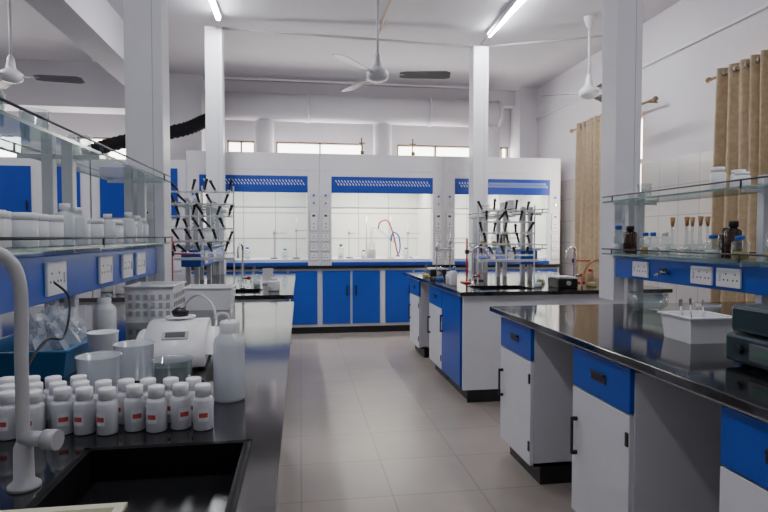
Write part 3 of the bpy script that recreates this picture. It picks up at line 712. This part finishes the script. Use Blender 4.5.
# ------------------------------------------------------------ drying racks
def drying(xc, y, z0, z1, w, nx, nz, label):
    e = thing('drying_rack', label, 'drying rack', (xc, y, .867)); H = z1-z0; o = z0-.867
    b = B(); hw = w/2
    for k in range(nz):
        z = o+.03+(H-.14)*k/(nz-1); b.box(-hw, hw, 0, .008, z-.007, z+.007, HDPEC, .002)
    for k in range(3):
        x = -hw+2*hw*k/2; b.box(x-.006, x+.006, .0, .010, 0 if k != 1 else o, o+H-.06, HDPEC, .002)
    b.obj('lattice_frame', e)
    B().tray(-hw, hw, -.07, -.005, o-.025, o-.005, HDPEC, .003, .003, .003).obj('drip_trough', e)
    for r in range(nz):
        for c in range(nx):
            x = -hw+.04+(w-.08)*(c+(.35 if r % 2 else 0))/(nx-.65); z = o+.03+(H-.14)*r/(nz-1)
            lean = -.035+random.uniform(-.03, .03) if random.random() < .75 else .035; up = random.uniform(.065, .09)
            tip = (lean, -.075+random.uniform(-.015, .015), up); mid = tuple(v*.22 for v in tip)
            q = B(); q.cyl((0, 0, 0), mid, .012, HDPEC, 8); q.cyl(mid, tip, .0095, BLACK, 8, .011)
            q.lathe([(0, -.012), (.011, -.008), (.0145, 0), (.011, .010), (0, .014)], BLACK, 10, tip)
            q.obj('peg', e, (x, 0, z))
drying(1.80, 4.72, 1.09, 1.62, .52, 5, 5, 'white drying rack with slanted black pegs behind island sink')
drying(-.79, 4.76, 1.12, 1.76, .50, 5, 6, 'white drying rack with slanted black pegs on far island')

def retort(x, y, z, h, col, label, red=True, ang=0.0):
    e = thing('retort_stand', label, 'retort stand', (x, y, z), ang)
    B().box(-.05, .05, -.08, .08, 0, .012, BLACK if not red else RED, .004).obj('base', e)
    B().cyl((0, .04, .01), (0, .04, h), .006 if not red else .009, STEEL if not red else col, 8).obj('rod', e)
    b = B(); b.cyl((0, .04, h*.7), (.12, -.02, h*.7), .006, col, 8); b.box(-.016, .016, .025, .06, h*.7-.02, h*.7+.02, BLACK if red else col, .003)
    b.tube([(.12, -.02, h*.7), (.14, .0, h*.7), (.17, -.01, h*.7)], .005, col, 6); b.tube([(.12, -.02, h*.7), (.13, -.05, h*.7), (.165, -.05, h*.7)], .005, col, 6); b.obj('clamp', e)
retort(-.92, 4.20, .8675, .42, RED, 'red based retort stand with clamp', ang=.0)
retort(1.50, 4.88, .8665, .40, RED, 'red retort stand with clamp near drying rack')
retort(2.50, 4.80, .8665, .28, RED, 'red clamp stand on island corner')
retort(1.66, 5.15, .8665, .45, STEEL, 'steel retort stand behind drying rack', False)
retort(1.36, 5.45, .8665, .42, STEEL, 'steel retort stand along island edge', False)
retort(1.62, 5.9, .8665, .50, STEEL, 'steel retort stand along island edge', False)
retort(-1.28, 4.95, .8665, .5, STEEL, 'steel retort stand on far island', False)
washbottle(1.30, 4.66, .8665, .035, .15, 2.0, 'small white wash bottle with blue cap at island edge', HDPE, BCAP)
for x, y in ((2.16, 4.38), (1.42, 5.75)):
    e = thing('hot_plate', 'compact black heating plate with white top and knob', 'hot plate', (x, y, .8665))
    B().box(-.085, .085, -.10, .10, .0, .075, BLACK, .008).obj('body', e)
    B().box(-.075, .075, -.08, .08, .075, .09, WHITE2, .004).obj('heating_top', e)
    B().cyl((0, -.12, .04), (0, -.098, .04), .018, GREYP, 14).obj('knob', e)
def conical(x, y, z, r, h, label, liq=None):
    e = thing('conical_flask', label, 'flask', (x, y, z))
    B().lathe([(0, .001), (r*.95, .001), (r, .008), (r*.32, h*.72), (r*.28, h*.95), (r*.38, h)], GLASS, 20).obj('body', e)
    if liq: B().lathe([(0, .004), (r*.93, .004), (r*.70, h*.28), (0, h*.28)], liq, 20).obj('liquid', e)
for x, y, l in ((2.12, 4.72, LIQ), (1.36, 4.98, HDPE), (2.28, 4.75, BCAP), (1.28, 5.62, LIQ), (2.62, 4.40, CORK), (1.95, 4.40, HDPE), (1.32, 5.2, BCAP), (2.42, 4.38, LIQ)):
    conical(x, y, .8665, .042, .13, 'clear conical flask on island worktop', l)
e = thing('rubber_tubing', 'orange-brown rubber tubing looped over island corner tap', 'tubing', (2.52, 4.50, .8665))
B().tube([(-.12, .02, .01), (-.08, .0, .16), (.0, -.02, .22), (.08, -.0, .15), (.12, .03, .05), (.18, .0, .010), (.24, -.08, .010)], .010, CORK, 10).obj('tube', e)
bottle(2.55, 4.64, .8665, .035, .13, CORK, RED, 'small orange-brown bottle with red cap', name='reagent_bottle')
bottle(2.68, 4.64, .8665, .035, .10, CREAM, RED, 'small cream bottle with red cap', name='reagent_bottle')
bottle(1.30, 4.80, .8665, .028, .11, HDPE, HDPEC, 'small white bottle at island edge', name='plastic_bottle')
for x, y in ((1.98, 5.2), (2.03, 5.4), (1.99, 5.9), (2.05, 5.7)):
    bottle(x, y, 1.181, .04, .16, GLASS if y != 5.4 else AMBER, HDPEC, 'glass reagent bottle on the middle island', name='reagent_bottle', liquid=LIQ)
for x, y in ((1.98, 5.1), (2.05, 5.45), (1.97, 5.8)): bottle(x, y, 1.511, .045, .12, HDPE, HDPEC, 'white plastic jar on the upper island shelf', name='plastic_jar', neck=.8)
for x, y in ((-.85, 5.1), (-.93, 5.3), (-.86, 5.48), (-.95, 5.8)): bottle(x, y, 1.211, .045, .15, HDPE, HDPEC, 'white plastic jar on the far island shelf', name='plastic_jar', neck=.8)
e = thing('sign_card', 'small white card stand on the black worktop', 'card', (-.28, 5.0, .8665), 0)
B().box(-.045, .045, -.002, .002, .02, .14, HDPEC, .001).obj('card', e)
B().box(-.05, .05, -.02, .02, 0, .02, HDPEC, .003).obj('base', e)
bottle(-.36, 4.80, .8665, .03, .13, GLASS, BCAP, 'small clear bottle with blue cap on far island', name='reagent_bottle', liquid=HDPE)
for x, y, h in ((-1.3, 4.35, .2), (-1.45, 4.5, .22), (-.20, 4.4, .10)): bottle(x, y, .8665, .045, h, HDPE, HDPEC, 'white plastic bottle on far island', name='plastic_bottle')
for x, y in ((-.42, 5.3), (-.55, 5.5)): conical(x, y, .8665, .045, .15, 'clear conical flask on far island', None)

def distill(x, y, z):
    e = thing('distillation_apparatus', 'glass distillation set with red and blue hoses', 'glassware', (x, y, z))
    for dx in (-.16, .18):
        B().box(dx-.05, dx+.05, -.06, .06, 0, .012, STEEL, .003).cyl((dx, .03, .01), (dx, .03, .58), .008, STEEL, 8).obj('stand', e)
    b = B(); b.lathe([(0, .11), (.045, .13), (.06, .17), (.045, .21), (.018, .235), (.018, .36)], GLASS, 20, (-.1, -.02, 0)); b.obj('round_flask', e)
    B().tube([(-.1, -.02, .35), (-.08, -.02, .42), (0, -.02, .40), (.22, -.02, .22)], .020, GLASS, 12).obj('condenser', e)
    B().tube([(.0, -.02, .41), (.02, -.06, .50), (.12, -.08, .52), (.2, -.06, .35), (.26, -.04, .1), (.3, .0, .02)], .011, RED, 8).obj('red_hose', e)
    B().tube([(.18, -.02, .24), (.2, -.08, .36), (.28, -.08, .3), (.3, -.05, .12), (.26, 0, .02)], .011, BCAP, 8).obj('blue_hose', e)
    B().lathe([(0, .0), (.06, .0), (.065, .05), (.065, .12), (0, .12)], GREYP, 20, (-.1, -.02, 0)).obj('heating_mantle', e)
distill(1.08, 7.75, .9805)
for x, y, h in ((-.35, 7.8, .5), (-.05, 7.8, .55), (.68, 7.8, .5), (2.5, 7.75, .55), (2.95, 7.8, .5), (1.53, 7.85, .5)):
    retort(x, y, .9805, h, STEEL, 'steel retort stand with clamp inside fume hood', False)
for x, y, h in ((-.7, 7.7, .16), (.86, 7.58, .12), (.55, 7.62, .2), (2.7, 7.66, .15), (2.4, 7.60, .2), (3.12, 7.66, .18), (-.2, 7.64, .14), (1.46, 7.66, .15)):
    bottle(x, y, .9805, .04, h, GLASS, BCAP, 'clear glass bottle standing inside fume hood', name='reagent_bottle', liquid=HDPE)

e = thing('exhaust_hose', 'thick black ribbed exhaust hose lying over fume hoods', 'hose', (-1.6, 7.75, HTOP-.12))
B().tube([(.50, .2, .66), (.36, .05, .58), (.1, -.05, .44), (-.4, -.08, .32), (-.9, 0, .20), (-1.15, .05, .10)], .085, HOSE, 14, sub=14, radii=lambda t, i: .080+(.014 if i % 2 else 0)).obj('duct', e)
for x in (.90, 1.66):
    e = thing('gas_valve', 'thin brown pipe valve above fume hoods', 'valve', (x, 8.2, HTOP+.001))
    B().cyl((0, 0, 0), (0, 0, .36), .010, BROWN, 10).obj('pipe', e)
    B().box(-.045, .045, -.012, .012, .27, .29, BROWN, .003).obj('cross_handle', e)
    B().box(-.02, .035, -.015, .015, .12, .17, BROWN, .004).obj('valve_body', e)

# ------------------------------------------------------------ world and camera
w = bpy.data.worlds.new('world'); scene.world = w; w.use_nodes = True
bg = w.node_tree.nodes['Background']; bg.inputs[0].default_value = (.84, .84, .95, 1); bg.inputs[1].default_value = .30
cam = bpy.data.cameras.new('camera'); co = bpy.data.objects.new('camera', cam); COL.objects.link(co); scene.camera = co
F = 560; cam.sensor_width = 36; cam.lens = F/768*36; cam.clip_start = .05
co.location = (0, 0, 1.29); co.rotation_euler = (math.pi/2-math.atan(20/F), 0, -math.atan(84/F))
